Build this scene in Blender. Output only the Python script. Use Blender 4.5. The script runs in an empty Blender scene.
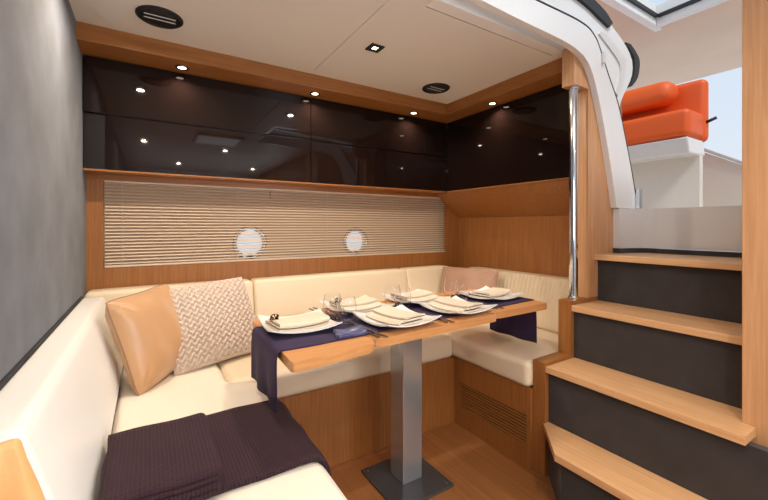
import bpy, bmesh, math, random
from mathutils import Vector, Matrix, Euler
R = math.radians
random.seed(7)
SC = bpy.context.scene
COL = SC.collection

# ------------------------------------------------------------------ camera
cd = bpy.data.cameras.new('camera'); cam = bpy.data.objects.new('camera', cd); COL.objects.link(cam)
cam.location = (0, 0, 1.10)
cam.rotation_euler = (R(90), 0, -math.atan2(0.529, 0.848))
cd.sensor_width = 36; cd.lens = 378 / 768 * 36; cd.shift_y = -24 / 768; cd.clip_start = 0.02
SC.camera = cam
# ------------------------------------------------------------------ view / sky / sun
SC.view_settings.view_transform = 'Standard'; SC.view_settings.look = 'None'
SC.view_settings.gamma = 1; SC.view_settings.exposure = 0.0
SC.view_settings.use_curve_mapping = False
w = bpy.data.worlds.new('sky'); SC.world = w; w.use_nodes = True
nt = w.node_tree; nt.nodes.clear()
out = nt.nodes.new('ShaderNodeOutputWorld'); bg = nt.nodes.new('ShaderNodeBackground')
tc = nt.nodes.new('ShaderNodeTexCoord'); sep = nt.nodes.new('ShaderNodeSeparateXYZ')
rp = nt.nodes.new('ShaderNodeValToRGB')
nt.links.new(tc.outputs['Generated'], sep.inputs[0]); nt.links.new(sep.outputs['Z'], rp.inputs[0])
rp.color_ramp.elements[0].position = 0.0; rp.color_ramp.elements[0].color = (.80, .86, .94, 1)
rp.color_ramp.elements[1].position = 0.9; rp.color_ramp.elements[1].color = (.50, .68, .92, 1)
nt.links.new(rp.outputs[0], bg.inputs[0]); bg.inputs[1].default_value = 1.0
nt.links.new(bg.outputs[0], out.inputs[0])
sd = bpy.data.lights.new('sun', 'SUN'); sd.energy = 2.2; sd.angle = R(16); sd.color = (1, .95, .88)
sun = bpy.data.objects.new('sun', sd); COL.objects.link(sun); sun.location = (0, 0, 6)
sun.rotation_euler = Vector((-.30, -.90, 1.2)).to_track_quat('Z', 'Y').to_euler()
LAMP = 1.15        # power factor of the cabin's downlights
LAMP_COL = (1.0, .83, .65)

# ------------------------------------------------------------------ materials
def newmat(name):
    m = bpy.data.materials.new(name); m.use_nodes = True
    return m, m.node_tree, m.node_tree.nodes['Principled BSDF']
def plain(name, col, rough=.5, metal=0, spec=None, coat=0, noise=0, nscale=8, bump=0, bscale=60, sheen=0):
    m, t, b = newmat(name)
    b.inputs['Base Color'].default_value = (*col, 1); b.inputs['Roughness'].default_value = rough
    b.inputs['Metallic'].default_value = metal
    if spec is not None: b.inputs['Specular IOR Level'].default_value = spec
    if coat: b.inputs['Coat Weight'].default_value = coat; b.inputs['Coat Roughness'].default_value = .05
    if sheen: b.inputs['Sheen Weight'].default_value = sheen; b.inputs['Sheen Roughness'].default_value = .5
    co = t.nodes.new('ShaderNodeTexCoord')
    if noise:
        n = t.nodes.new('ShaderNodeTexNoise'); n.inputs['Scale'].default_value = nscale; n.inputs['Detail'].default_value = 6
        t.links.new(co.outputs['Object'], n.inputs['Vector'])
        r = t.nodes.new('ShaderNodeValToRGB')
        r.color_ramp.elements[0].position = .3; r.color_ramp.elements[1].position = .7
        r.color_ramp.elements[0].color = (*[c * (1 - noise) for c in col], 1)
        r.color_ramp.elements[1].color = (*[min(1, c * (1 + noise)) for c in col], 1)
        t.links.new(n.outputs['Fac'], r.inputs[0]); t.links.new(r.outputs[0], b.inputs['Base Color'])
    if bump:
        n = t.nodes.new('ShaderNodeTexNoise'); n.inputs['Scale'].default_value = bscale; n.inputs['Detail'].default_value = 4
        t.links.new(co.outputs['Object'], n.inputs['Vector'])
        bp = t.nodes.new('ShaderNodeBump'); bp.inputs['Strength'].default_value = bump; bp.inputs['Distance'].default_value = .004
        t.links.new(n.outputs['Fac'], bp.inputs['Height']); t.links.new(bp.outputs[0], b.inputs['Normal'])
    return m
def wood(name, ca, cb, axis, rough=.38, fine=110):
    m, t, b = newmat(name)
    co = t.nodes.new('ShaderNodeTexCoord'); mp = t.nodes.new('ShaderNodeMapping')
    s = [fine, fine, fine]; s['xyz'.index(axis)] = fine * .035
    mp.inputs['Scale'].default_value = s
    t.links.new(co.outputs['Object'], mp.inputs[0])
    n = t.nodes.new('ShaderNodeTexNoise'); n.inputs['Scale'].default_value = 1; n.inputs['Detail'].default_value = 5
    n.inputs['Distortion'].default_value = .4
    t.links.new(mp.outputs[0], n.inputs['Vector'])
    r = t.nodes.new('ShaderNodeValToRGB')
    r.color_ramp.elements[0].position = .28; r.color_ramp.elements[0].color = (*ca, 1)
    r.color_ramp.elements[1].position = .72; r.color_ramp.elements[1].color = (*cb, 1)
    t.links.new(n.outputs['Fac'], r.inputs[0]); t.links.new(r.outputs[0], b.inputs['Base Color'])
    bp = t.nodes.new('ShaderNodeBump'); bp.inputs['Strength'].default_value = .12; bp.inputs['Distance'].default_value = .001
    t.links.new(n.outputs['Fac'], bp.inputs['Height']); t.links.new(bp.outputs[0], b.inputs['Normal'])
    b.inputs['Roughness'].default_value = rough
    return m
WA, WB = (.27, .098, .022), (.385, .158, .042)
M = {}
M['wood_x'] = wood('oak_grain_x', WA, WB, 'x'); M['wood_y'] = wood('oak_grain_y', WA, WB, 'y'); M['wood_z'] = wood('oak_grain_z', WA, WB, 'z')
M['table'] = wood('oak_table', (.55, .25, .085), (.67, .34, .135), 'x', .3)
M['tread'] = wood('oak_tread', (.60, .33, .15), (.74, .45, .23), 'y', .35)
M['light_z'] = wood('oak_light_z', (.50, .25, .11), (.64, .35, .17), 'z', .35)  # oak lightened to carry the strong light on pillar and post
M['floor'] = wood('oak_floor', (.28, .108, .032), (.39, .165, .055), 'y', .35, 50)
M['ceiling'] = plain('cream_headliner', (.74, .71, .67), .45, bump=.05, bscale=200)
M['white'] = plain('white_gelcoat', (.80, .79, .77), .25)
M['grey_pad'] = plain('pale_grey_moulding', (.68, .66, .63), .5)
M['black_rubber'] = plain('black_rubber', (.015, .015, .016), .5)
M['suede'] = plain('grey_suede', (.105, .118, .145), .95, noise=.26, nscale=6, bump=.2, bscale=220, sheen=.1)
M['carpet'] = plain('charcoal_carpet', (.034, .027, .025), .95, noise=.16, nscale=14, bump=.6, bscale=260, sheen=.15)
M['gloss'] = plain('smoked_black_glass', (.011, .0055, .0045), .03, spec=.32)
M['gloss_edge'] = plain('black_lacquer_edge', (.01, .008, .008), .2)
M['leather'] = plain('cream_leather', (.78, .66, .48), .42, bump=.15, bscale=90)
M['leather_white'] = plain('white_leather', (.84, .84, .81), .42, bump=.15, bscale=90)  # same cream leather, whitened for the daylight on the left backrest
M['leather_seat'] = plain('ivory_leather', (.83, .76, .65), .42, bump=.15, bscale=90)  # same cream leather, paled partway for daylight on the left seat
M['leather_tan'] = plain('tan_leather', (.86, .44, .18), .45, bump=.2, bscale=60)  # warm sunlight on the backrest end, put into the base colour as orange
M['piping'] = plain('tan_piping', (.33, .19, .10), .6)
M['satin'] = plain('gold_satin', (.56, .32, .16), .34, sheen=.2, bump=.6, bscale=11)
M['rose'] = plain('rose_tan_cotton', (.40, .23, .15), .7, bump=.3, bscale=200, sheen=.2)
M['knit'] = plain('beige_wool', (.66, .54, .45), .9, sheen=.3)
M['chrome'] = plain('polished_chrome', (.70, .74, .78), .09, 1)
M['steel_column'] = plain('brushed_column_steel', (.50, .53, .56), .24, .72)
M['steel_dark'] = plain('polished_base_steel', (.12, .13, .14), .22, .6)
M['steel_brushed'] = plain('cutlery_steel', (.35, .33, .33), .2, 1)
M['bronze'] = plain('bronze_ring', (.22, .15, .09), .25, 1)
M['china'] = plain('white_china', (.86, .85, .83), .12, coat=.3)
M['china_dark'] = plain('dark_napkin_edge', (.03, .025, .03), .6)
M['linen'] = plain('cream_linen', (.70, .60, .47), .8, bump=.3, bscale=300)
M['navy'] = plain('navy_cloth', (.022, .008, .050), .85, sheen=.03, bump=.2, bscale=150)
M['navy_satin'] = plain('navy_satin', (.022, .026, .13), .3, sheen=.3, bump=.3, bscale=40)
M['orange'] = plain('orange_vinyl', (.80, .115, .012), .5, bump=.1, bscale=40)
M['cockpit'] = plain('cream_gelcoat', (.78, .73, .66), .35)
M['hardtop'] = plain('beige_hardtop_lining', (.70, .51, .37), .5, noise=.05, nscale=2)
M['dark_plastic'] = plain('black_speaker_plastic', (.006, .006, .006), .6)
M['blind'] = plain('tan_blind_slat', (.80, .66, .52), .45)
M['blind_back'] = plain('tan_lining', (.52, .38, .26), .7)
M['cord'] = plain('pale_cord', (.7, .6, .5), .8)
m, t, b = newmat('clear_glass'); b.inputs['Transmission Weight'].default_value = 1; b.inputs['Roughness'].default_value = 0.0
b.inputs['IOR'].default_value = 1.22; b.inputs['Base Color'].default_value = (.98, .98, 1, 1); M['glass'] = m
m, t, b = newmat('thin_pane'); b.inputs['Alpha'].default_value = .12; b.inputs['Roughness'].default_value = .02; M['pane'] = m
def emit(name, col, s):
    m, t, b = newmat(name); b.inputs['Emission Color'].default_value = (*col, 1); b.inputs['Emission Strength'].default_value = s
    b.inputs['Base Color'].default_value = (*col, 1); return m
M['lamp'] = emit('lamp_lens', (1, .85, .62), 9)
M['panel'] = emit('frosted_panel', (.86, .93, 1), 1.2)
# waffle weave
def waffle(name, ca, cb, sc=760):
    m, t, b = newmat(name); co = t.nodes.new('ShaderNodeTexCoord'); sp = t.nodes.new('ShaderNodeSeparateXYZ')
    t.links.new(co.outputs['Object'], sp.inputs[0])
    hs = []
    for ax in ('X', 'Y'):
        mu = t.nodes.new('ShaderNodeMath'); mu.operation = 'MULTIPLY'; mu.inputs[1].default_value = sc
        s = t.nodes.new('ShaderNodeMath'); s.operation = 'SINE'
        t.links.new(sp.outputs[ax], mu.inputs[0]); t.links.new(mu.outputs[0], s.inputs[0]); hs.append(s)
    mx = t.nodes.new('ShaderNodeMath'); mx.operation = 'MAXIMUM'
    t.links.new(hs[0].outputs[0], mx.inputs[0]); t.links.new(hs[1].outputs[0], mx.inputs[1])
    r = t.nodes.new('ShaderNodeValToRGB'); r.color_ramp.elements[0].color = (*ca, 1); r.color_ramp.elements[1].color = (*cb, 1)
    t.links.new(mx.outputs[0], r.inputs[0]); t.links.new(r.outputs[0], b.inputs['Base Color'])
    bp = t.nodes.new('ShaderNodeBump'); bp.inputs['Strength'].default_value = .6; bp.inputs['Distance'].default_value = .0015
    t.links.new(mx.outputs[0], bp.inputs['Height']); t.links.new(bp.outputs[0], b.inputs['Normal'])
    b.inputs['Roughness'].default_value = .9; b.inputs['Sheen Weight'].default_value = .0
    return m
M['plum'] = waffle('plum_waffle', (.019, .005, .010), (.038, .012, .021))

# ------------------------------------------------------------------ helpers
def empty(name, label, cat, loc=(0, 0, 0), group=None, rz=0):
    o = bpy.data.objects.new(name, None); COL.objects.link(o); o.location = loc; o.rotation_euler = (0, 0, rz)
    o.empty_display_size = .05; o['label'] = label; o['category'] = cat
    if group: o['group'] = group
    return o
def tag(o, label, cat, group=None):
    o['label'] = label; o['category'] = cat
    if group: o['group'] = group
    return o
def wloc(p):
    v = Vector((0, 0, 0))
    while p: v += Vector(p.location); p = p.parent
    return v
def mk(name, vf, mat, parent=None, smooth=False, local=False, kind=None, label=None, autos=False):
    """vf = (verts, faces) in world coordinates (local=True: in the parent's)"""
    vs, fs = vf
    me = bpy.data.meshes.new(name)
    off = Vector((0, 0, 0)) if (local or parent is None) else wloc(parent)
    org = Vector((0, 0, 0))
    if parent is None:
        xs = [v[0] for v in vs]; ys = [v[1] for v in vs]; zs = [v[2] for v in vs]
        org = Vector(((min(xs) + max(xs)) / 2, (min(ys) + max(ys)) / 2, min(zs)))
    me.from_pydata([tuple(Vector(v) - off - org) for v in vs], [], fs)
    me.validate(); me.update()
    bm = bmesh.new(); bm.from_mesh(me); bmesh.ops.recalc_face_normals(bm, faces=bm.faces); bm.to_mesh(me); bm.free()
    if smooth:
        for p in me.polygons: p.use_smooth = True
        if autos:
            try: me.set_sharp_from_angle(angle=R(35))
            except Exception: pass
    me.materials.append(M[mat])
    o = bpy.data.objects.new(name, me); COL.objects.link(o); o.location = org
    if parent: o.parent = parent
    if kind: o['kind'] = kind
    if label: o['label'] = label
    return o
def join(*vfs):
    V, F = [], []
    for v, f in vfs:
        n = len(V); V += list(v); F += [tuple(i + n for i in q) for q in f]
    return V, F
def xf(vf, mat): return [tuple(mat @ Vector(v)) for v in vf[0]], vf[1]
def mapv(vf, fn): return [tuple(fn(*v)) for v in vf[0]], vf[1]
def frombm(bm):
    bm.verts.index_update()
    r = ([tuple(v.co) for v in bm.verts], [tuple(v.index for v in f.verts) for f in bm.faces]); bm.free(); return r
def box(x0, x1, y0, y1, z0, z1, bev=.0, seg=2):
    bm = bmesh.new(); bmesh.ops.create_cube(bm, size=1)
    for v in bm.verts:
        v.co = Vector((x0 if v.co.x < 0 else x1, y0 if v.co.y < 0 else y1, z0 if v.co.z < 0 else z1))
    if bev: bmesh.ops.bevel(bm, geom=list(bm.edges), offset=bev, segments=seg, affect='EDGES', profile=.5)
    return frombm(bm)
def prism(pts, h0, h1, axis='z', bev=0, seg=2):
    """extrude 2-D outline between h0 and h1 along axis; pts in the two other axes in order"""
    bm = bmesh.new()
    def P(p, h): return {'z': (p[0], p[1], h), 'y': (p[0], h, p[1]), 'x': (h, p[0], p[1])}[axis]
    a = [bm.verts.new(P(p, h0)) for p in pts]; c = [bm.verts.new(P(p, h1)) for p in pts]
    n = len(pts); bm.faces.new(a); bm.faces.new(c[::-1])
    for i in range(n): bm.faces.new((a[i], a[(i + 1) % n], c[(i + 1) % n], c[i]))
    if bev:
        es = [e for e in bm.edges if (e.verts[0] in a) == (e.verts[1] in a)]
        bmesh.ops.bevel(bm, geom=es, offset=bev, segments=seg, affect='EDGES', profile=.5)
    return frombm(bm)
def round_poly(pts, rads, n=6):
    out = []; N = len(pts)
    for i in range(N):
        p0, p, p1 = Vector(pts[i - 1]), Vector(pts[i]), Vector(pts[(i + 1) % N]); r = rads[i]
        if r <= 0: out.append(tuple(p)); continue
        a = p + (p0 - p).normalized() * r; c = p + (p1 - p).normalized() * r
        for k in range(n + 1):
            s = k / n; q = a * (1 - s) ** 2 + p * 2 * s * (1 - s) + c * s * s; out.append(tuple(q))
    return out
def tube(pts, r, n=12, cap=True):
    V, F = [], []; pts = [Vector(p) for p in pts]; ref = None
    for i, p in enumerate(pts):
        d = (pts[min(i + 1, len(pts) - 1)] - pts[max(i - 1, 0)]).normalized()
        if ref is None: ref = Vector((0, 0, 1)) if abs(d.z) < .9 else Vector((1, 0, 0))
        u = d.cross(ref).normalized(); v = d.cross(u).normalized(); ref = -v.cross(d).cross(d) if False else ref
        for k in range(n):
            a = 2 * math.pi * k / n; V.append(tuple(p + u * math.cos(a) * r + v * math.sin(a) * r))
    for i in range(len(pts) - 1):
        for k in range(n): F.append((i * n + k, i * n + (k + 1) % n, (i + 1) * n + (k + 1) % n, (i + 1) * n + k))
    if cap: F.append(tuple(range(n))); F.append(tuple((len(pts) - 1) * n + k for k in range(n - 1, -1, -1)))
    return V, F
def lathe(prof, n=24, c=(0, 0, 0), close=False):
    V, F = [], []
    for r, z in prof:
        for k in range(n):
            a = 2 * math.pi * k / n; V.append((c[0] + r * math.cos(a), c[1] + r * math.sin(a), c[2] + z))
    m = len(prof)
    for i in range(m - 1 + (1 if close else 0)):
        j = (i + 1) % m
        for k in range(n): F.append((i * n + k, i * n + (k + 1) % n, j * n + (k + 1) % n, j * n + k))
    if not close:
        F.append(tuple(range(n))); F.append(tuple((m - 1) * n + k for k in range(n)))
    return V, F
def rbox(x0, x1, y0, y1, z0, z1, r=.02, n=10, puff=(0, 0, 0), fn=None):
    """upholstered block: rounded edges, puffed faces, optional shape function on the result"""
    c = Vector(((x0 + x1) / 2, (y0 + y1) / 2, (z0 + z1) / 2)); h = Vector(((x1 - x0) / 2, (y1 - y0) / 2, (z1 - z0) / 2))
    def ticks(hh):
        inner = [-(hh - r) + 2 * (hh - r) * k / n for k in range(n + 1)]
        e = [hh - r + r * q for q in (.25, .5, .75, 1)]
        return [-q for q in reversed(e)] + inner + e
    T = [ticks(h[i]) for i in range(3)]
    V, F, idx = [], [], {}
    def vert(p):
        k = tuple(round(q, 6) for q in p)
        if k not in idx:
            P = Vector(p); Q = Vector([max(-(h[i] - r), min(h[i] - r, P[i])) for i in range(3)])
            D = P - Q; O = Q + D.normalized() * r if D.length > 1e-9 else P
            for i in range(3):
                j, l = (i + 1) % 3, (i + 2) % 3
                if abs(P[i]) >= h[i] - 1e-9 and puff[i]:
                    O[i] += math.copysign(puff[i], P[i]) * (1 - (P[j] / h[j]) ** 4) * (1 - (P[l] / h[l]) ** 4)
            O += c
            if fn: O = Vector(fn(*O))
            idx[k] = len(V); V.append(tuple(O))
        return idx[k]
    for i in range(3):
        j, l = (i + 1) % 3, (i + 2) % 3
        for s in (-1, 1):
            for a in range(len(T[j]) - 1):
                for b_ in range(len(T[l]) - 1):
                    q = []
                    for (aa, bb) in ((a, b_), (a + 1, b_), (a + 1, b_ + 1), (a, b_ + 1)):
                        p = [0, 0, 0]; p[i] = s * h[i]; p[j] = T[j][aa]; p[l] = T[l][bb]; q.append(vert(p))
                    F.append(tuple(q))
    return V, F
def grid(nu, nv, fn, thick=None):
    """surface fn(u,v) u,v in 0..1; thick: function giving the lower side point"""
    V = [tuple(fn(i / nu, j / nv)) for i in range(nu + 1) for j in range(nv + 1)]
    F = [(i * (nv + 1) + j, (i + 1) * (nv + 1) + j, (i + 1) * (nv + 1) + j + 1, i * (nv + 1) + j + 1) for i in range(nu) for j in range(nv)]
    if thick:
        n = len(V); V += [tuple(thick(i / nu, j / nv)) for i in range(nu + 1) for j in range(nv + 1)]
        F += [tuple(q + n for q in f[::-1]) for f in F]
        W = nv + 1
        for i in range(nu):
            F.append((i * W, i * W + n, (i + 1) * W + n, (i + 1) * W)); F.append((i * W + nv, (i + 1) * W + nv, (i + 1) * W + nv + n, i * W + nv + n))
        for j in range(nv):
            F.append((j, j + 1, j + 1 + n, j + n)); F.append((nu * W + j, nu * W + j + n, nu * W + j + 1 + n, nu * W + j + 1))
    return V, F
def ribbon(path, t):
    """closed outline of a 2-D path with thickness t (mitred normals), for folded cloth"""
    L, Rr = [], []; P = [Vector(p) for p in path]
    for i, p in enumerate(P):
        d = (P[min(i + 1, len(P) - 1)] - P[max(i - 1, 0)]).normalized(); n = Vector((-d.y, d.x))
        L.append(tuple(p + n * t / 2)); Rr.append(tuple(p - n * t / 2))
    return L, Rr
def sheet(path, t, y0, y1, n=12, jitter=None, axis='y'):
    L, Rr = ribbon(path, t); m = len(L); loop = L + Rr[::-1]; K = len(loop); V, F = [], []
    for j in range(n + 1):
        h = y0 + (y1 - y0) * j / n
        for (a, b_) in loop:
            p = (a, h, b_) if axis == 'y' else (h, a, b_)
            if jitter: p = jitter(*p)
            V.append(p)
    for j in range(n):
        for k in range(K): F.append((j * K + k, j * K + (k + 1) % K, (j + 1) * K + (k + 1) % K, (j + 1) * K + k))
    for k in range(m - 1):
        F.append((k, k + 1, K - 2 - k, K - 1 - k)); o_ = n * K
        F.append((o_ + k, o_ + K - 1 - k, o_ + K - 2 - k, o_ + k + 1))
    return V, F
def struct(name, vf, mat, **k):
    o = mk(name, vf, mat, **k)
    if not k.get('parent'): o['kind'] = 'structure'
    return o
def copy_tree(o, parent=None):
    c = o.copy(); COL.objects.link(c); c.parent = parent
    for ch in list(o.children): copy_tree(ch, c)
    return c

CZ = 1.948                     # ceiling
XL, YB, XR = -.253, 2.30, 2.15 # cabin lining planes
# ------------------------------------------------------------------ setting
struct('floor', box(-.35, 2.4, -2.3, 2.4, -.05, 0), 'floor')
struct('wall_left', box(-.35, XL, -2.3, 2.4, 0, CZ + .02), 'suede')
# ceiling with a roof opening above the steps
ceil = join(box(XL - .05, 2.4, 1.085, 2.4, CZ, CZ + .06), box(XL - .05, .92, -2.3, 1.085, CZ, CZ + .06), box(.92, 2.4, -2.3, .412, CZ, CZ + .06))
struct('ceiling', ceil, 'ceiling')
CP = CZ - .006
struct('ceiling_panel', prism(round_poly([(-.175, .0), (.760, .0), (.760, 1.93), (-.175, 1.93)], [0, 0, 0, .09]), CP, CZ - .0005, 'z', .002), 'ceiling')
struct('ceiling_panel', prism(round_poly([(.7625, .0), (.90, .0), (.90, 1.15), (1.70, 1.15), (1.70, 1.93), (.7625, 1.93)], [0, 0, 0, 0, .05, 0]), CP, CZ - .0005, 'z', .002), 'ceiling')
struct('wall_front', box(-.35, 2.4, -2.35, -2.25, 0, CZ + .06), 'white')
# back wall below the cabinets, with two round port openings
def plate_with_holes(x0, x1, z0, z1, y0, y1, holes, n=40):
    bm = bmesh.new()
    cuts = sorted([x0, x1] + [c for (hx, hz, r) in holes for c in (hx - r * 1.5, hx + r * 1.5)])
    V, F = [], []
    def quad(a, b_, c, d): n0 = len(V); V.extend([a, b_, c, d]); F.append((n0, n0 + 1, n0 + 2, n0 + 3))
    segs = list(zip(cuts[:-1], cuts[1:]))
    for a, c in segs:
        h = [q for q in holes if a < q[0] < c]
        if not h: vf = box(a, c, y0, y1, z0, z1); V, F = join((V, F), vf); continue
        hx, hz, r = h[0]
        for y in (y0, y1):
            for k in range(n):
                a0, a1 = 2 * math.pi * k / n, 2 * math.pi * (k + 1) / n
                def edge(an):
                    dx, dz = math.cos(an), math.sin(an)
                    s = min(((c if dx > 0 else a) - hx) / dx if abs(dx) > 1e-6 else 9, ((z1 if dz > 0 else z0) - hz) / dz if abs(dz) > 1e-6 else 9)
                    return (hx + dx * s, y, hz + dz * s)
                quad((hx + r * math.cos(a0), y, hz + r * math.sin(a0)), (hx + r * math.cos(a1), y, hz + r * math.sin(a1)), edge(a1), edge(a0))
        for cx_, cz_ in ((a, z0), (a, z1), (c, z0), (c, z1)): pass
        for k in range(n):
            a0, a1 = 2 * math.pi * k / n, 2 * math.pi * (k + 1) / n
            quad((hx + r * math.cos(a0), y0, hz + r * math.sin(a0)), (hx + r * math.cos(a1), y0, hz + r * math.sin(a1)),
                 (hx + r * math.cos(a1), y1, hz + r * math.sin(a1)), (hx + r * math.cos(a0), y1, hz + r * math.sin(a0)))
    return V, F
PORTS = [(.515, 1.000, .082), (1.225, .992, .080)]
# the blind's recess: lining plane set back behind the wood frame
struct('wall_back', join(plate_with_holes(-.33, 2.25, .88, 1.34, 2.335, 2.385, PORTS),
                         box(-.33, 2.25, 2.335, 2.385, 1.34, CZ), box(-.33, 2.25, 2.335, 2.385, 0, .88)), 'blind_back')
BX0, BX1, BZ0, BZ1 = -.187, 2.02, .893, 1.325
fr = empty('wall_panel', 'long oak panel framing the window blind on the back wall', 'panel', (.95, 2.30, .45)); 
mk('lower_rail', box(XL, XR, 2.30, 2.334, .40, BZ0, .001), 'wood_z', fr)
mk('upper_rail', box(XL, XR, 2.30, 2.334, BZ1, 1.42, .001), 'wood_x', fr)
mk('side_rail', box(XL, BX0, 2.30, 2.334, BZ0, BZ1), 'wood_z', fr)
mk('side_rail', box(BX1, XR, 2.30, 2.334, BZ0, BZ1), 'wood_z', fr)
# right wall
struct('wall_right', box(XR, XR + .08, 1.08, 2.38, 0, CZ), 'wood_z')
o = mk('sloping_wall_panel', prism([(1.915, 1.352), (1.935, 1.352), (XR - .001, 1.185), (XR - .001, 1.165), (XR - .016, 1.172)], 1.092, 2.298, 'y'), 'wood_z')
tag(o, 'sloping oak fascia between the right wall cabinet and the vertical panelling', 'panel')
# portholes
for i, (px, pz, pr) in enumerate(PORTS):
    def torus(R0, r0, cy):
        V, F = [], []; A, B = 32, 8
        for k in range(A):
            for q in range(B):
                a, b_ = 2 * math.pi * k / A, 2 * math.pi * q / B; rr = R0 + r0 * math.cos(b_)
                V.append((px + rr * math.cos(a), cy + r0 * .7 * math.sin(b_), pz + rr * math.sin(a)))
        for k in range(A):
            for q in range(B): F.append((k * B + q, k * B + (q + 1) % B, ((k + 1) % A) * B + (q + 1) % B, ((k + 1) % A) * B + q))
        return V, F
    o = mk('window_%d' % (i + 1), torus(pr + .006, .011, 2.333), 'steel_brushed', smooth=True); o['kind'] = 'structure'
    disc = [(px + pr * math.cos(2 * math.pi * k / 32), 2.36 + dy, pz + pr * math.sin(2 * math.pi * k / 32)) for dy in (0, .006) for k in range(32)]
    mk('pane', (disc, [tuple(range(32)), tuple(range(63, 31, -1))] + [(k, (k + 1) % 32, 32 + (k + 1) % 32, 32 + k) for k in range(32)]), 'pane', o)
    mk('latch', box(px - .012, px + .012, 2.318, 2.345, pz - pr - .012, pz - pr + .016, .003), 'dark_plastic', o)

# ------------------------------------------------------------------ blind
bl = empty('venetian_blind', 'tan venetian blind lowered over the two round ports', 'blind', (.9165, 2.315, BZ0))
NS = 25; pitch = (BZ1 - BZ0 - .016) / NS
def slatvf():
    L = BX1 - BX0 - .012; tilt = R(24); wd = .0155
    V, F = [], []
    for x in (-L / 2, L / 2):
        for k in range(5):
            s = (k / 4 - .5) * wd; cz = .0012 * (1 - (2 * (k / 4 - .5)) ** 2)
            y = s * math.cos(tilt) - cz * math.sin(tilt); z = s * math.sin(tilt) + cz * math.cos(tilt)
            V.append((x, y, z)); V.append((x, y, z + .0008))
    for k in range(4):
        a, c = 2 * k, 10 + 2 * k
        F += [(a, a + 2, c + 2, c), (a + 1, c + 1, c + 3, a + 3), (a, a + 1, a + 3, a + 2), (c, c + 2, c + 3, c + 1)]
    F += [(0, 10, 11, 1), (8, 9, 19, 18)]
    return V, F
s0 = None
for k in range(NS):
    z = .012 + pitch * (k + .5)
    if s0 is None: s0 = o = mk('slat', slatvf(), 'blind', bl, local=True)
    else: o = s0.copy(); COL.objects.link(o)
    o.location = (0, 0, z)
mk('head_rail', box(BX0 + .004, BX1 - .004, 2.303, 2.330, BZ1 - .008, BZ1 - .0005), 'blind', bl)
mk('bottom_rail', box(BX0 + .004, BX1 - .004, 2.306, 2.326, BZ0 + .001, BZ0 + .011, .002), 'blind', bl)
for x in (-.11, .44, 1.0, 1.55, 1.93):
    mk('ladder_cord', tube([(x, 2.3055, BZ0 + .005), (x, 2.3055, BZ1 - .004)], .0011, 6), 'cord', bl)

# ------------------------------------------------------------------ valances (trim) and overhead cabinets
struct('trim_1', prism([(2.0, 1.875), (2.0, CZ), (2.334, CZ), (2.334, 1.875)], XL, 1.93, 'x'), 'wood_x')
struct('trim_2', box(1.764, 2.2, 1.092, 1.999, 1.875, CZ), 'wood_y')
def pane_door(parent, x0, x1, z0, z1, y, axis='y', name='door'):
    g = .0018
    if axis == 'y': return mk(name, box(x0 + g, x1 - g, y, y + .018, z0 + g, z1 - g, .0012, 1), 'gloss', parent)
    return mk(name, box(y, y + .018, x0 + g, x1 - g, z0 + g, z1 - g, .0012, 1), 'gloss', parent)
YC, XC = 2.16, 1.905
def cabinet(label, x0, x1, lower, axis='y'):
    if axis == 'y':
        c = empty('overhead_cabinet', label, 'cabinet', ((x0 + x1) / 2, 2.25, 1.357), 'glossy overhead cabinets')
        mk('body', box(x0 + .001, x1 - .001, YC + .019, 2.299, 1.362, 1.874), 'gloss_edge', c)
        mk('underside', box(x0 + .001, x1 - .001, YC, 2.299, 1.353, 1.361), 'wood_x', c)
        pane_door(c, x0, x1, 1.617, 1.873, YC)
        for a, d in lower: pane_door(c, a, d, 1.357, 1.612, YC)
    else:
        c = empty('overhead_cabinet', label, 'cabinet', (2.02, (x0 + x1) / 2, 1.357), 'glossy overhead cabinets')
        mk('body', box(XC + .019, 2.149, x0, x1, 1.362, 1.874), 'gloss_edge', c)
        mk('underside', box(XC, 1.935, x0, x1, 1.353, 1.361), 'wood_y', c)
        pane_door(c, x0, x1, 1.357, 1.873, XC, 'x')
    return c
cabinet('leftmost glossy black overhead cabinet, the long one with one full-width lower door', XL + .003, .83, [(-.17, .83)])
cabinet('glossy black overhead cabinet on the back wall nearest the corner', .83, 1.903, [(.83, 1.355), (1.355, 1.903)])
cabinet('glossy black cabinet on the right wall above the sloping oak fascia', 1.093, 2.158, [], 'x')

# ------------------------------------------------------------------ downlights, speakers, ceiling fittings
def area(name, loc, size, power, parent=None, shape='DISK', col=LAMP_COL, spread=160):
    d = bpy.data.lights.new(name, 'AREA'); d.shape = shape; d.size = size; d.energy = power * LAMP; d.color = col; d.spread = R(spread)
    o = bpy.data.objects.new(name, d); COL.objects.link(o); o.location = loc
    if parent: o.parent = parent; o.location = Vector(loc) - wloc(parent)
    return o
VL = [(.14, 2.085, 'round valance downlight above the left end of the long cabinet'),
      (.826, 2.085, 'round valance downlight above the joint between the back cabinets'),
      (1.54, 2.085, 'round valance downlight nearest the corner on the back wall'),
      (1.84, 1.66, 'round downlight in the right-hand wooden valance')]
for x, y, lab in VL:
    e = empty('valance_downlight', lab, 'light', (x, y, 1.874), 'valance downlights')
    mk('trim_ring', lathe([(.019, .0), (.030, .0), (.030, -.003), (.026, -.007), (.019, -.005)], 24, (x, y, 1.8745), True), 'steel_brushed', e, smooth=True)
    mk('lens', lathe([(.0185, .0), (.0185, -.003), (.012, -.005), (.004, -.0058)], 24, (x, y, 1.8745)), 'lamp', e, smooth=True)
    area('lamp', (x, y, 1.866), .03, 1.3, e, spread=140)
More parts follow.
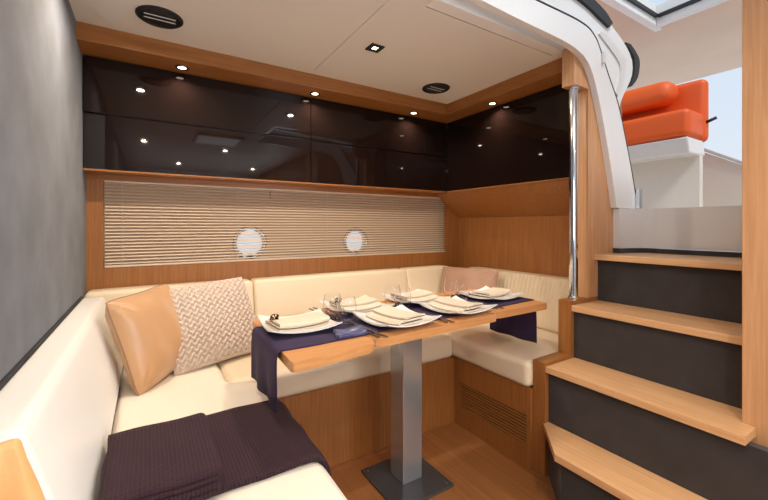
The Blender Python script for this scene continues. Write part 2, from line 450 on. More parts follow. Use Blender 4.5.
DL = [(.908, 1.536, 'square black-framed ceiling downlight above the dining table'), (-.04, 1.57, 'square ceiling downlight above the left sofa corner'),
      (-.035, -.05, 'square ceiling downlight behind the camera on the left'), (.72, -.15, 'square ceiling downlight just behind the camera'),
      (.34, -1.38, 'square ceiling downlight in the galley'), (1.3, -1.4, 'square ceiling downlight at the galley entrance')]
for x, y, lab in DL:
    e = empty('ceiling_downlight', lab, 'light', (x, y, CP), 'square ceiling downlights')
    f = .034; mk('frame', join(box(x - f, x + f, y - f, y - .018, CP - .006, CP + .004, .001), box(x - f, x + f, y + .018, y + f, CP - .006, CP + .004, .001),
            box(x - f, x - .018, y - .018, y + .018, CP - .006, CP + .004, .001), box(x + .018, x + f, y - .018, y + .018, CP - .006, CP + .004, .001)), 'dark_plastic', e)
    mk('lens_surround', box(x - .0175, x + .0175, y - .0175, y + .0175, CP - .003, CP + .004), 'dark_plastic', e)
    mk('lens', box(x - .011, x + .011, y - .011, y + .011, CP - .004, CP + .004), 'lamp', e)
    area('lamp', (x, y, CP - .012), .035, 7, e, spread=170)
for x, y, lab in ((.04, 1.77, 'round black ceiling speaker at the left, above the sofa corner'), (1.49, 1.79, 'round black ceiling speaker near the right-hand valance')):
    e = empty('ceiling_speaker', lab, 'speaker', (x, y, CP), 'ceiling speakers')
    mk('rim', lathe([(.068, 0), (.084, 0), (.084, -.004), (.078, -.008), (.068, -.005)], 40, (x, y, CP - .0003), True), 'dark_plastic', e, smooth=True)
    mk('grille', lathe([(.0675, -.001), (.0675, -.003), (.03, -.0045), (.003, -.005)], 40, (x, y, CP - .0003)), 'dark_plastic', e, smooth=True)
    for dy in (-.014, .016): mk('grille_bar', tube([(x - .055, y + dy, CP - .0052), (x, y + dy - .004, CP - .0072), (x + .055, y + dy, CP - .0052)], .0018, 6), 'grey_pad', e)
# frosted roof hatch over the galley behind the camera
e = empty('roof_hatch', 'frosted roof hatch in the cabin ceiling over the galley', 'hatch', (.58, .33, CP))
mk('frame', join(box(.38, .78, .11, .13, CP - .02, CP), box(.38, .78, .53, .55, CP - .02, CP), box(.38, .40, .13, .53, CP - .02, CP), box(.76, .78, .13, .53, CP - .02, CP)), 'white', e)
mk('diffuser', box(.401, .759, .131, .529, CP - .012, CP - .001), 'panel', e)
# added windows behind the camera: glowing panes and area lamps to light the cabin
for i, (x, sx, pw) in enumerate(((1.599, -1, 36), (XL + .001, 1, 9))):
    y0, y1, z0, z1 = -1.75, -.25, .98, 1.58
    xa, xb = sorted((x, x + sx * .02))
    o = struct('window_%d' % (i + 3), join(box(xa, xb, y0 - .03, y1 + .03, z0 - .03, z0), box(xa, xb, y0 - .03, y1 + .03, z1, z1 + .03), box(xa, xb, y0 - .03, y0, z0, z1), box(xa, xb, y1, y1 + .03, z0, z1)), 'white')  # added window frame around a fill light
    mk('pane', box(min(x, x + sx * .006), max(x, x + sx * .006), y0, y1, z0, z1), 'panel', o)
    d = bpy.data.lights.new('window_daylight', 'AREA'); d.shape = 'RECTANGLE'; d.size = y1 - y0; d.size_y = z1 - z0; d.energy = pw; d.color = (.80, .90, 1)
    l = bpy.data.objects.new('window_daylight', d); COL.objects.link(l); l.location = (x + sx * .03, (y0 + y1) / 2, (z0 + z1) / 2)
    l.rotation_euler = Vector((-sx, 0, 0)).to_track_quat('Z', 'Y').to_euler()

# ------------------------------------------------------------------ L-shaped sofa
sofa = empty('dinette_sofa', 'U-shaped built-in cream leather sofa around the dining table', 'sofa', (.9, 1.9, 0))
BT = .368
mk('base_panel', join(box(XL + .002, .345, .35, 2.298, .001, BT), box(.345, 1.455, 1.590, 1.61, .001, BT)), 'wood_z', sofa)
# right base with a recessed louvre vent
mk('base_panel', join(box(1.455, 1.475, 1.092, 1.59, .001, .105), box(1.455, 1.475, 1.092, 1.59, .24, BT),
                      box(1.455, 1.475, 1.092, 1.112, .105, .24), box(1.455, 1.475, 1.55, 1.59, .105, .24)), 'wood_z', sofa)
vb = mk('vent_backing', box(1.476, 1.482, 1.10, 1.56, .10, .245), 'black_rubber', sofa)
for k in range(9):
    z = .110 + k * .0145
    mk('louvre', mapv(box(1.4555, 1.4625, 1.113, 1.549, z, z + .0042), lambda x, y, zz: (x, y, zz + (x - 1.4555) * .35)), 'wood_y', sofa)
def seatfn(x, y, z):
    k = min(1, max(0, (y - 1.525) / .045)); return (-.095 + (x + .095) * (1 - k * (1 - .361 / .483)), y, z)
mk('seat_cushion', rbox(-.095, .388, .45, 2.2, BT + .001, .488, .028, 36, (.004, .004, .006), seatfn), 'leather_seat', sofa, True)
mk('seat_cushion', rbox(.268, 1.44, 1.574, 2.2, BT + .001, .488, .026, 12, (0, .004, .006)), 'leather', sofa, True)
mk('seat_cushion', rbox(1.44, 2.02, 1.094, 2.2, BT + .001, .488, .026, 12, (.004, 0, .006)), 'leather', sofa, True)
# backrests: thicker at the bottom, leaning on the walls
def back_y(x0, x1, r=.022, lab=None, m='leather', puff=.008):
    def f(x, y, z):
        s = (z - .489) / .305
        return (x, 2.297 - (2.297 - y) * (1 - .42 * s), z)
    return mk('backrest', rbox(x0, x1, 2.11, 2.297, .489, .794, r, 10, (.0, puff, .003), f), m, sofa, True)
back_y(XL + .004, .50); back_y(.502, 1.55); back_y(1.552, 1.96)
def back_r(y0, y1):
    def f(x, y, z):
        s = (z - .489) / .3
        return (2.147 - (2.147 - x) * (1 - .45 * s), y, z)
    vf = rbox(1.955, 2.147, y0, y1, .489, .79, .022, 12, (.008, 0, .003), f)
    return mk('backrest', vf, 'channel', sofa, True)
# leather with narrow vertical channels
m, t, b = newmat('channelled_cream_leather'); b.inputs['Base Color'].default_value = (.74, .60, .41, 1); b.inputs['Roughness'].default_value = .45
co = t.nodes.new('ShaderNodeTexCoord'); wv = t.nodes.new('ShaderNodeTexWave'); wv.bands_direction = 'Y'; wv.inputs['Scale'].default_value = 11; wv.wave_profile = 'SIN'
t.links.new(co.outputs['Object'], wv.inputs['Vector']); bp = t.nodes.new('ShaderNodeBump'); bp.inputs['Strength'].default_value = .5; bp.inputs['Distance'].default_value = .004
t.links.new(wv.outputs['Fac'], bp.inputs['Height']); t.links.new(bp.outputs[0], b.inputs['Normal']); M['channel'] = m
back_r(1.094, 2.09)
def fl(x, y, z):
    s = (z - .489) / .29
    return (XL + .003 + (x - XL - .003) * (1 - .48 * max(0, s) ** 1.1), y, z)
mk('backrest', rbox(XL + .003, -.088, .79, 2.135, .489, .782, .024, 14, (.006, .004, .003), fl), 'leather_white', sofa, True)
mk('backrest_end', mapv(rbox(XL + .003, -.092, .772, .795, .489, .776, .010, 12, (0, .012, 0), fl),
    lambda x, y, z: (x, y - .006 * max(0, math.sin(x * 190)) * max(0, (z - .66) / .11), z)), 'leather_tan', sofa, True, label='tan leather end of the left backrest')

struct('trim_7', box(XL, XL + .006, .80, 2.13, .784, .788, .0005), 'black_rubber')  # black strip standing in for the shaded gap between wall and backrest
# ------------------------------------------------------------------ pillows
def pillow(name, W, H, T, mat, label, loc, rot, pinch=.10, n=48, knit=False, group=None):
    def P(u, v, sgn):
        a, c = 2 * u - 1, 2 * v - 1
        x = a * W / 2 * (1 - pinch * (1 - c * c) * a * a); y = c * H / 2 * (1 - pinch * (1 - a * a) * c * c)
        prof = max(0, (1 - a ** 4)) ** .55 * max(0, (1 - c ** 4)) ** .55
        rc = 1 - (0 if knit else .045) * (a * c) ** 6
        x *= rc; y *= rc
        z = sgn * T / 2 * prof * (.78 + .22 * math.cos(a * 1.5) * math.cos(c * 1.5))
        if not knit:
            rr = math.hypot(abs(a) - 1, abs(c) - 1); an = math.atan2(abs(c) - 1, abs(a) - 1)
            z += sgn * .0055 * math.sin(an * 16) * math.exp(-((rr - .25) / .2) ** 2) * min(1, prof * 2) + sgn * .0035 * prof * (math.sin(a * 8 + c * 2.2) + .6 * math.sin(a * 3 - c * 5))
        else:
            cols, rows = 14, 15
            q = (x / W + .5) * cols; p_ = (y / H + .5) * rows
            f = q - math.floor(q); side = abs(f - .5) * 2        # 0 centre .. 1 edge
            st = (p_ + side * .9) % 1
            hgt = math.sin(math.pi * st) ** .8 * (math.sin(math.pi * (.08 + .84 * min(1, abs(side - .5) * -2 + 1))) ** .7)
            z += sgn * .019 * hgt * min(1, prof * 3); 
        return x, y, z
    nn = 150 if knit else n
    front = grid(nn, nn, lambda u, v: P(u, v, 1)); back = grid(n, n, lambda u, v: P(u, v, -1))
    vf = join(front, back)
    mt = Matrix.Translation(loc) @ Euler(rot).to_matrix().to_4x4()
    vs = [mt @ Vector(v) for v in vf[0]]
    e = empty(name, label, 'cushion', (loc[0], loc[1], min(v.z for v in vs)), group)
    mk('cover', ([tuple(v) for v in vs], vf[1]), mat, e, True)
    if not knit:
        rim = []
        for k in range(4 * 16 + 1):
            s = (k / 16) % 4; i = int(s); f = s - i
            uv = [(f, 0), (1, f), (1 - f, 1), (0, 1 - f)][i]
            rim.append(mt @ Vector(P(*uv, 1)))
        mk('piping', tube(rim, .0028, 6), 'piping', e, True)
    return e
# rot: start in XY plane, stand up, lean, turn
def stand(lean, turn, roll=0):
    return (Matrix.Rotation(turn, 3, 'Z') @ Matrix.Rotation(R(90) - lean, 3, 'X') @ Matrix.Rotation(roll, 3, 'Z')).to_euler()
pillow('throw_pillow', .38, .37, .14, 'satin', 'shiny gold satin cushion leaning in the left corner of the sofa', (.020, 1.79, .664), stand(R(18), R(57), R(2)), .05)
pillow('knit_pillow', .41, .385, .11, 'knit', 'beige chunky knitted cushion beside the gold satin one', (.250, 1.895, .662), stand(R(30), R(16), R(3)), .03, knit=True)
pillow('throw_pillow', .44, .33, .10, 'rose', 'plain rose-tan cushion in the far right corner of the sofa', (1.855, 1.90, .655), stand(R(16), R(-74), R(2)), .05)

# ------------------------------------------------------------------ throw and folded blanket on the left bench
def tj(x, y, z): return (x + .002 * math.sin(y * 41), y, z + .0015 * math.sin(x * 37 + y * 23))
path = [(-.06, .506)] + [(x, .503) for x in (.0, .08, .16, .24, .32, .355)] + [(.378, .497), (.393, .482), (.401, .46), (.403, .42), (.405, .37), (.404, .30), (.402, .235)]
vf = sheet(path, .011, .915, 1.300, 26, lambda x, y, z: tj(x + (.004 * math.sin(y * 30) if z < .45 else 0), y, z))
tag(mk('throw_blanket', vf, 'plum', smooth=True), 'plum waffle throw draped over the front edge of the left seat', 'blanket')
def layer(z, i):
    # one folded layer: fold on the right, both sheets
    xr = .124 + .004 * math.sin(i * 2.3); t_ = .012
    p = [(-.085 + .004 * i, z)] + [(-.085 + (xr + .085) * k / 8, z + .0006 * math.sin(k * 1.7 + i)) for k in range(1, 9)]
    p += [(xr + .008, z + .004), (xr + .010, z + .0085), (xr + .006, z + .013)]
    p += [(xr - (xr + .085) * k / 8, z + .015) for k in range(0, 9)]
    return sheet(p, t_, .895 + .004 * (i % 2), 1.200 - .004 * i, 14, tj)
vf = join(*[layer(.5165 + .0275 * i, i) for i in range(2)])
tag(mk('folded_blanket', vf, 'plum', smooth=True), 'plum waffle blanket folded into a thick pad on top of the throw', 'blanket')

# ------------------------------------------------------------------ dining table
ZT = .725
tb = empty('dining_table', 'oak pedestal dining table with two drop leaves on a chrome column', 'table', (.956, 1.35, 0))
def leafvf(pts, rads): return prism(round_poly(pts, rads), ZT - .030, ZT, 'z', .003, 2)
mk('leaf', leafvf([(.335, 1.012), (.630, 1.046), (.630, 1.565), (.35, 1.560)], [.015, .04, .01, .03]), 'table', tb)
mk('tabletop', leafvf([(.634, 1.072), (1.256, 1.108), (1.256, 1.622), (.634, 1.605)], [.045, .01, .01, .01]), 'table', tb)
mk('leaf', leafvf([(1.260, 1.135), (1.655, 1.140), (1.655, 1.622), (1.260, 1.622)], [.055, .02, .03, .01]), 'table', tb)
mk('column', box(.906, 1.006, 1.300, 1.400, .012, .69, .004, 3), 'steel_column', tb)
mk('mounting_plate', box(.80, 1.11, 1.22, 1.48, .685, .6945, .002), 'steel_dark', tb)
mk('base_plate', box(.807, 1.095, 1.196, 1.487, .0, .012, .003), 'steel_dark', tb)
for x, y in ((.83, 1.22), (1.072, 1.22), (.83, 1.464), (1.072, 1.464)): mk('bolt', lathe([(.008, 0), (.008, .002), (.004, .0035)], 12, (x, y, .012)), 'steel_dark', tb, True)

# runner lying along the table and hanging over both ends
z = ZT + .0022
rp_ = [(.322, .548), (.3215, .60), (.321, .66), (.322, .70), (.325, .720), (.334, .7285)] + [(x, z) for x in (.36, .45, .6, .8, 1.0, 1.2, 1.4, 1.6)] + [(1.648, .7285), (1.6615, .718), (1.666, .69), (1.668, .62), (1.667, .56), (1.668, .505)]
def rj(x, y, zz):
    hang = max(0, .70 - zz)
    if x < .5: y = y - .005 + hang * .25 * (1 if y > 1.3 else -.05) * 0 
    else: y = y + .095 * min(1, (x - .5) / 1.1)
    amp = min(1, hang * 8)
    return (x + amp * .006 * math.sin(y * 42), y, zz + (0.0 if hang else 0))
rn = mk('table_runner', sheet(rp_, .0035, 1.122, 1.432, 40, rj), 'navy', smooth=True)
tag(rn, 'dark navy cloth runner laid along the table and hanging over both ends', 'runner')
o = mk('table_mat', grid(20, 3, lambda u, v: (.345 + .30 * u, 1.12 + .038 * v + .02 * u, ZT + .0016 + .0012 * math.sin(v * 3.1)), lambda u, v: (.345 + .30 * u, 1.12 + .038 * v + .02 * u, ZT + .0002)), 'navy_satin', smooth=True)
tag(o, 'narrow strip of shiny blue satin along the near edge of the left leaf', 'mat')

# ------------------------------------------------------------------ place settings
ZP = ZT + .0045
def platevf(a=.124):
    def f(u, v, low):
        p, q = 2 * u - 1, 2 * v - 1
        k = 1 - .035 * (p * p + q * q) * .5
        x = p * a * (k + .03 * (1 - q * q) * -1 + .03); y = q * a * (k + .03 * (1 - p * p) * -1 + .03)
        d = (p * p + q * q) / 2; zz = .004 + .030 * d ** 1.35
        if low: zz = max(0, zz - .0045 + (.0005 if d < .2 else 0))
        return (x, y, zz)
    return grid(22, 22, lambda u, v: f(u, v, 0), lambda u, v: f(u, v, 1))
def plate_z(x, y, a=.124): d = ((x / a) ** 2 + (y / a) ** 2) / 2; return .004 + .030 * d ** 1.35
def napkinvf(L=.19, Wd=.125):
    # three-fold napkin, sections across y, bent along the plate
    p = [(-Wd / 2, .004)] + [(-Wd / 2 + Wd * k / 6, .004) for k in range(1, 7)] + [(Wd / 2 + .006, .009), (Wd / 2, .0145)] + [(Wd / 2 - Wd * k / 6, .0150 + .002 * math.sin(k / 6 * math.pi)) for k in range(1, 7)] + [(-Wd / 2 - .004, .0205), (-Wd / 2, .0245)] + [(-Wd / 2 + Wd * .8 * k / 6, .0250 + .003 * math.sin(k / 6 * math.pi)) for k in range(1, 7)]
    def j(x, y, zz): return (x, y, zz + plate_z(x, y * .8) * 1.0)
    return sheet(p, .0065, -L / 2, L / 2, 14, j, axis='x')
pv, nv_ = platevf(), napkinvf()
def forkvf():
    pr = [(-.0025, 0), (-.0045, .05), (-.002, .10), (-.010, .125), (-.011, .16)]
    out_ = prism([(-.0045, -.09), (.0045, -.09), (.0025, .02), (.002, .035), (.0095, .055), (.0095, .068), (-.0095, .068), (-.0095, .055), (-.002, .035), (-.0025, .02)], .0005, .003)
    tines = [box(-.0095 + i * .0054, -.0066 + i * .0054, .0675, .098, .0005, .003) for i in range(4)]
    return join(out_, *tines)
def knifevf(): return prism([(-.0045, -.10), (.0045, -.10), (.0045, .0), (.0085, .01), (.0085, .075), (.003, .105), (-.0045, .11), (-.0045, 0)], .0005, .0035)
fv, kv = forkvf(), knifevf()
def place(base, name, vf, mat, x, y, z_, rz, label, cat, group, smooth=False):
    if base[0] is None:
        base[0] = o = mk(name, vf, mat, None, smooth, autos=True); o.location = (x, y, z_)
        # keep local coordinates as modelled
        mn = min(v[2] for v in vf[0]); xs = [v[0] for v in vf[0]]; ys = [v[1] for v in vf[0]]
    else:
        o = base[0].copy(); COL.objects.link(o)
    o.location = (x, y, z_); o.rotation_euler = (0, 0, rz)
    return tag(o, label, cat, group)
PL = [(.467, 1.340, -4, 'on the left table leaf', 6, 'ring'),
      (.812, 1.215, 3, 'in the middle of the near side of the table', 100, ''),
      (1.150, 1.243, 3, 'on the near side, second plate from the right end', 98, ''),
      (1.500, 1.372, 4, 'on the right table leaf', 10, ''),
      (.785, 1.492, 2, 'on the far side, behind the left glasses', 184, 'ring'),
      (1.115, 1.500, 2, 'on the far side, behind the middle glasses', 184, '')]
pb, nb, fb, kb, rb = [None], [None], [None], [None], [None]
names = ['left leaf plate', 'near middle plate', 'near right plate', 'right leaf plate', 'far left plate', 'far right plate']
for (x, y, rz, wh, nr, ring), nm in zip(PL, names):
    place(pb, 'dinner_plate', pv, 'china', x, y, ZP, R(rz), 'square white dinner plate ' + wh, 'plate', 'square dinner plates', True)
    place(nb, 'napkin', nv_, 'linen', x - .003, y + .002, ZP + .0045, R(nr), 'cream linen napkin folded on the ' + nm, 'napkin', 'folded cream napkins', True)
    if ring:
        V, F = [], []
        for k in range(20):
            for q in range(8):
                a_, b_ = 2 * math.pi * k / 20, 2 * math.pi * q / 8
                V.append((.009 * math.cos(b_) , (.0105 + .0022 * math.sin(b_)) * math.cos(a_) * 1.5, (.0105 + .0022 * math.sin(b_)) * math.sin(a_) + .012))
        for k in range(20):
            for q in range(8): F.append((k * 8 + q, k * 8 + (q + 1) % 8, ((k + 1) % 20) * 8 + (q + 1) % 8, ((k + 1) % 20) * 8 + q))
        place(rb, 'napkin_ring', (V, F), 'bronze', x - .086, y + .005, ZP + .0325, R(-50), 'bronze napkin ring at the end of the napkin on the ' + nm, 'napkin ring', 'bronze napkin rings', True)
    side = -1 if y < 1.42 else 1
ROWS = [(.655, 1.165, 4, 'left of the near middle plate'), (.978, 1.195, 4, 'between the two near plates'), (1.335, 1.26, 2, 'left of the right leaf plate'),
        (.628, 1.515, 184, 'left of the far left plate')]
for x, y, rz, wh in ROWS:
    place(fb, 'dinner_fork', fv, 'steel_brushed', x - .011, y, ZP, R(rz), 'steel dinner fork lying ' + wh, 'fork', 'dinner forks')
    place(kb, 'dinner_knife', kv, 'steel_brushed', x + .013, y, ZP, R(rz + 1), 'steel dinner knife lying ' + wh, 'knife', 'dinner knives')
# stemless wine glasses
gp = [(.0, .0), (.018, .0), (.026, .004), (.034, .022), (.0375, .045), (.036, .070), (.031, .096), (.0295, .100), (.0287, .100), (.0302, .095), (.0350, .069), (.0364, .045), (.0330, .024), (.025, .009), (.0, .008)]
gb = [None]
def glassvf():
    V, F = lathe(gp[1:-1], 28); n = 28; return V, F
GL = [(.620, 1.380, 'left one of the pair beside the left leaf plate'), (.642, 1.297, 'right one of the pair beside the left leaf plate'),
      (.950, 1.368, 'nearer one of the pair in the table centre'), (.952, 1.452, 'farther one of the pair in the table centre'),
      (1.333, 1.480, 'left one of the pair behind the near right plate'), (1.333, 1.398, 'right one of the pair behind the near right plate')]
gv = glassvf()
for x, y, wh in GL:
    place(gb, 'stemless_glass', gv, 'glass', x, y, ZP + .0001, 0, 'clear stemless wine glass, ' + wh, 'glass', 'stemless wine glasses', True)
o = mk('satin_napkin', grid(14, 10, lambda u, v: (.525 + .11 * u + .02 * v, 1.125 + .08 * v, ZP + .008 + .007 * math.sin(u * 7 + v * 2) * (1 - v * .3) * .6 + .004 * math.sin(v * 9)),
      lambda u, v: (.525 + .11 * u + .02 * v, 1.125 + .08 * v, ZP + .0003)), 'navy_satin', smooth=True)
tag(o, 'crumpled bright blue satin napkin between the left leaf and near middle plates', 'napkin')

# ------------------------------------------------------------------ companionway: stringer, steps, column, pole
st = empty('staircase', 'oak companionway steps with charcoal carpeted risers', 'stairs', (1.8, .75, 0))
YS = 1.030
ZS = [.237, .486, .732, .962]; XF = [1.305, 1.476, 1.668, 1.872]
mk('tread', prism([(1.305, .15), (1.305, .872), (1.470, 1.037), (1.470, 1.0295), (1.54, 1.0295), (1.54, .15)], ZS[0] - .028, ZS[0], 'z', .002), 'tread', st)
YE = .377
mk('tread', prism([(XF[1], YE), (1.573, YE), (1.573, .413), (1.74, .413), (1.74, YS), (XF[1], YS)], ZS[1] - .028, ZS[1], 'z', .002), 'tread', st)
YE = .413
mk('tread', box(XF[2], 1.93, YE, YS, ZS[2] - .028, ZS[2], .002), 'tread', st)
mk('tread', box(XF[3] - .012, 2.185, YE, YS, ZS[3] - .028, ZS[3], .002), 'tread', st)
mk('riser', prism([(1.33, .15), (1.33, .862), (1.496, 1.028), (1.51, 1.028), (1.51, .15)], .001, ZS[0] - .029), 'carpet', st)
for i in range(3):
    mk('riser', box(XF[i + 1] + .02, XF[i + 1] + .05, .30 if i == 0 else .413, YS - .001, ZS[i] + .0005, ZS[i + 1] - .029), 'carpet', st)
mk('riser', box(2.186, 2.20, YE, YS, ZS[3] - .02, .985), 'carpet', st)
# stepped side board
side = [(1.472, .0), (1.472, .500), (1.662, .500), (1.662, .750), (1.81, .750), (2.235, .750), (2.235, .0)]
mk('stringer', prism(side, YS, 1.091, 'y', .0015), 'wood_z', st)
# tall shaped pillar up to the ceiling
pil = [(1.81, .751), (1.81, 1.765), (1.69, 1.765), (1.69, CZ - .001), (1.74, CZ - .001), (1.80, 1.90), (1.85, 1.82), (1.92, 1.64), (1.975, 1.47), (2.02, 1.31), (2.05, 1.20), (2.06, .984), (2.06, .751)]
o = mk('pillar', prism(pil, YS, 1.091, 'y', .0015), 'light_z'); tag(o, 'oak partition pillar with a curved edge beside the steps', 'pillar')
e = empty('grab_pole', 'vertical chrome grab pole standing on the stair side board', 'pole', (1.735, 1.06, .751))
mk('rod', tube([(1.735, 1.06, .758), (1.735, 1.06, 1.758)], .0205, 24), 'chrome', e, True, autos=True)
for z0, z1 in ((.7505, .762), (1.754, 1.7645)): mk('flange', lathe([(.027, z0), (.027, z1), (.021, z1)] if z0 < 1 else [(.021, z0), (.027, z0), (.027, z1)], 24, (1.735, 1.06, 0)), 'chrome', e, True, autos=True)
o = mk('companionway_post', box(1.575, 2.2, .06, .411, 0.0, CZ - .001, .003), 'light_z'); o2 = tag(o, 'broad oak post at the right end of the steps', 'post')
struct('wall_right_galley', box(1.6, 1.66, -2.25, .058, 0, CZ), 'wood_y')
# ------------------------------------------------------------------ sill, hatch frame and coaming
arc = [(2.202, .88)] + [tuple((1 - q) ** 2 * Vector((2.202, .88)) + 2 * q * (1 - q) * Vector((2.200, .985)) + q * q * Vector((2.035, .998))) for q in [k / 12 for k in range(1, 13)]]
struct('trim_3', prism([(2.34, -.4), (2.202, -.4)] + arc + [(2.035, 1.029), (2.34, 1.029)], .986, 1.190, 'z', .003), 'grey_pad', smooth=True, autos=True)
mk('riser', prism([(2.201, .90)] + [(x - .003, y - .003) for x, y in arc[1:]] + [(2.032, 1.029), (2.201, 1.029)], .9605, .9855), 'carpet', st)
c1 = [(.95, 1.944), (1.27, 1.93), (1.55, 1.922), (1.68, 1.905), (1.754, 1.871), (1.814, 1.789), (1.884, 1.618), (1.939, 1.452), (1.981, 1.306), (2.012, 1.192)]
c2 = [(.95, 2.040), (1.376, 2.043), (1.535, 2.045), (1.660, 2.045), (1.762, 2.034), (1.822, 2.002), (1.857, 1.963), (1.939, 1.844), (2.025, 1.725), (2.094, 1.571), (2.167, 1.385), (2.231, 1.192)]
c0 = [(.95, CZ - .004), (1.30, CZ - .004), (1.69, CZ - .006)]
def resample(c, N=44):
    P = [Vector(p) for p in c]; D = [0]
    for i in range(1, len(P)): D.append(D[-1] + (P[i] - P[i - 1]).length)
    out_ = []; j = 0
    for k in range(N + 1):
        d = D[-1] * k / N
        while j < len(P) - 2 and D[j + 1] < d: j += 1
        out_.append(tuple(P[j].lerp(P[j + 1], (d - D[j]) / max(1e-9, D[j + 1] - D[j]))))
    return out_
def band(a, b_, y0, y1):
    a = resample(a); b_ = resample(b_)
    V = []; F = []; n = len(a)
    for y in (y0, y1):
        for p in a: V.append((p[0], y, p[1]))
        for p in b_: V.append((p[0], y, p[1]))
    for i in range(n - 1):
        F += [(i, i + 1, n + i + 1, n + i), (2 * n + i, 3 * n + i, 3 * n + i + 1, 2 * n + i + 1), (i, 2 * n + i, 2 * n + i + 1, i + 1), (n + i, n + i + 1, 3 * n + i + 1, 3 * n + i)]
    F += [(0, n, 3 * n, 2 * n), (n - 1, 3 * n - 1, 4 * n - 1, 2 * n - 1)]
    return V, F
def smoothc(c, k=4):
    out_ = []
    for i in range(len(c) - 1):
        p0 = Vector(c[max(i - 1, 0)]); p1 = Vector(c[i]); p2 = Vector(c[i + 1]); p3 = Vector(c[min(i + 2, len(c) - 1)])
        for j in range(k):
            s = j / k; q = .5 * ((2 * p1) + (p2 - p0) * s + (2 * p0 - 5 * p1 + 4 * p2 - p3) * s * s + (-p0 + 3 * p1 - 3 * p2 + p3) * s ** 3); out_.append(tuple(q))
    out_.append(tuple(c[-1])); return out_
hf = empty('hatch_frame', 'white moulded companionway frame curving from the ceiling down to the sill', 'frame', (2.1, 1.06, .986))
mk('moulding', band(smoothc(c1), smoothc(c2), 1.0, 1.029), 'white', hf, True, autos=True)
mk('seal', tube([(p[0], 1.006, p[1]) for p in smoothc(c2)], .008, 8), 'black_rubber', hf, True)
c3 = [(.95, 2.25), (1.50, 2.235), (1.833, 2.206), (1.94, 2.172), (2.026, 2.138), (2.136, 2.090), (2.210, 2.044), (2.248, 1.990), (2.236, 1.910), (2.146, 1.790), (2.108, 1.715), (2.12, 1.60)]
c2b = [(.95, 2.044), (1.50, 2.050), (1.70, 2.050), (1.79, 2.032), (1.84, 2.010), (1.875, 1.975), (1.91, 1.93), (1.945, 1.88), (1.99, 1.82), (2.04, 1.745), (2.085, 1.68), (2.11, 1.60)]
nf = empty('hatch_frame', 'white companionway frame on the near side of the opening, mirrored in the cabinet doors', 'frame', (2.1, .43, 1.19))
mk('moulding', band(smoothc(c1), smoothc(c2), .414, .444), 'white', nf, True, autos=True)
mk('seal', tube([(p[0], .445, p[1]) for p in smoothc(c2)], .006, 8), 'black_rubber', nf, True)
arch = empty('windscreen_arch', 'pale moulded windscreen arch with a grey inset outside the companionway frame', 'arch', (2.2, 1.07, 1.0))
mk('moulding', band(smoothc(c2b), smoothc(c3), 1.035, 1.084), 'white', arch, True, autos=True)
mk('inset', band(smoothc([(1.904, 2.057), (1.95, 2.034), (2.045, 1.990), (2.106, 1.943), (2.096, 1.865), (2.060, 1.795)]), smoothc([(1.93, 2.079), (2.01, 2.058), (2.096, 2.022), (2.165, 1.975), (2.147, 1.884), (2.085, 1.778)]), 1.028, 1.04), 'grey_pad', arch, True, autos=True)
mk('glass_edge', band(smoothc([(1.45, 2.19), (1.698, 2.17), (1.806, 2.155), (1.894, 2.133), (1.987, 2.11)]), smoothc([(1.45, 2.235), (1.76, 2.215), (1.876, 2.197), (1.959, 2.172), (2.016, 2.138)]), 1.02, 1.06), 'black_rubber', arch, True, autos=True)
mk('glass_edge', band(smoothc([(2.209, 2.102), (2.274, 2.063), (2.308, 2.021), (2.297, 1.934), (2.242, 1.862)]), smoothc([(2.263, 2.105), (2.33, 2.071), (2.365, 2.028), (2.342, 1.938), (2.274, 1.874)]), 1.05, 1.08), 'black_rubber', arch, True, autos=True)
mk('hinge', box(1.868, 1.884, .985, .999, 1.89, 1.945, .003), 'grey_pad', arch)
mk('hinge', box(2.20, 2.225, .975, .999, 1.19, 1.30, .004), 'chrome', arch)
# ceiling lip around the opening
struct('trim_4', box(.90, 1.69, 1.085, 1.14, CZ - .008, CZ), 'white')
struct('trim_5', box(.905, .93, .413, 1.084, CZ - .004, 2.10), 'white')
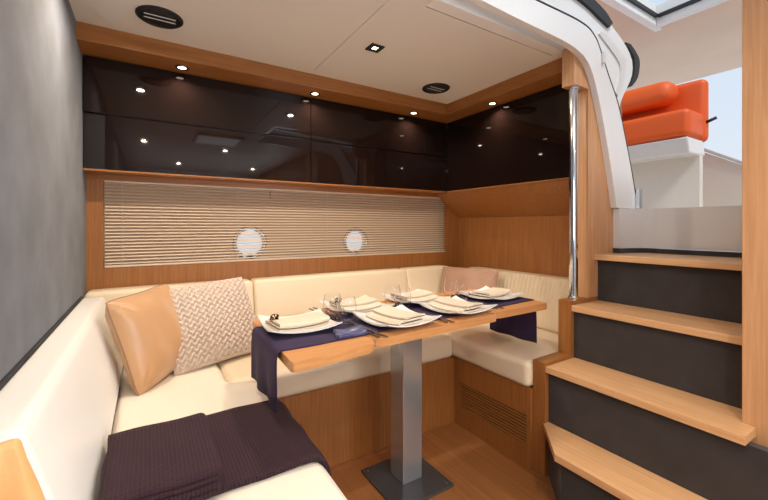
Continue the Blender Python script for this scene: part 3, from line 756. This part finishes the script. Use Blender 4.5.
# ------------------------------------------------------------------ cockpit
seat = empty('helm_seat', 'orange upholstered cockpit seat on a white moulded base', 'seat', (3.4, 1.6, 1.15))
mk('pedestal', box(3.42, 3.475, 1.121, 2.9, 1.161, 1.62, .004), 'cockpit', seat)
mk('seat_base', mapv(box(3.20, 3.48, 1.118, 2.9, 1.615, 1.73, .012), lambda x, y, z: (x + (.03 if z < 1.66 else 0), y, z)), 'white', seat)
mk('seat_cushion', rbox(3.19, 3.47, 1.110, 2.9, 1.735, 1.93, .035, 12, (.006, .004, .008)), 'orange', seat, True)
mk('backrest', rbox(3.44, 3.53, 1.095, 2.9, 1.72, 2.185, .04, 12, (.004, .0, .01)), 'orange', seat, True)
mk('bolster', mapv(rbox(3.22, 3.42, 1.235, 2.8, 2.02, 2.19, .075, 10, (.0, .0, .008)), lambda x, y, z: (x + .1 * max(0, z - 2.0), y, z)), 'orange', seat, True)
mk('lever', tube([(3.47, 1.10, 1.86), (3.485, 1.045, 1.885)], .011, 10), 'black_rubber', seat, True)
struct('trim_6', prism([(-2.5, 1.16), (3.5, 1.16), (3.5, 2.12), (1.355, 1.76), (1.09, 1.60), (-2.5, 1.45)], 4.2, 4.35, 'x', .004), 'cockpit')
o = mk('gunwale_rail', tube([(4.18, 3.4, 2.13), (4.18, 1.355, 1.785), (4.18, 1.09, 1.625), (4.18, -2.4, 1.475)], .014, 8), 'grey_pad', smooth=True); tag(o, 'pale rail along the top edge of the cockpit side', 'rail')
struct('cockpit_floor', box(2.34, 4.3, -2.5, 3.5, 1.10, 1.16), 'cockpit')
ht = join(box(1.9, 3.87, 1.62, 3.6, 2.9, 3.02), box(3.87, 5.7, -2.5, 3.6, 2.9, 3.02), box(1.9, 3.87, -2.5, -1.3, 2.9, 3.02))
ro = struct('roof_hardtop', ht, 'hardtop')
sk = empty('skylight', 'open skylight with white rim in the beige cockpit hardtop', 'skylight', (3.0, .2, 2.9))
mk('frame', join(box(1.9, 3.93, 1.56, 1.62, 2.87, 3.05, .004), box(3.81, 3.87, -1.3, 1.56, 2.87, 3.05, .004)), 'white', sk)
mk('gasket', join(box(3.79, 3.809, -1.3, 1.54, 2.93, 2.96), box(1.95, 3.79, 1.54, 1.559, 2.93, 2.96)), 'black_rubber', sk)
# bench on the near side of the cockpit
seat2 = empty('cockpit_bench', 'orange cockpit bench behind the steps post, seen only as a reflection', 'seat', (3.3, -1.8, 1.16))
mk('base', box(3.0, 3.9, -2.4, -1.0, 1.161, 1.55, .01), 'white', seat2)
mk('seat_cushion', rbox(2.98, 3.9, -2.4, -.98, 1.552, 1.78, .03, 8, (0, 0, .01)), 'orange', seat2, True)
mk('backrest', rbox(3.5, 3.9, -2.4, -.98, 1.78, 2.30, .05, 8, (.01, 0, .01)), 'orange', seat2, True)
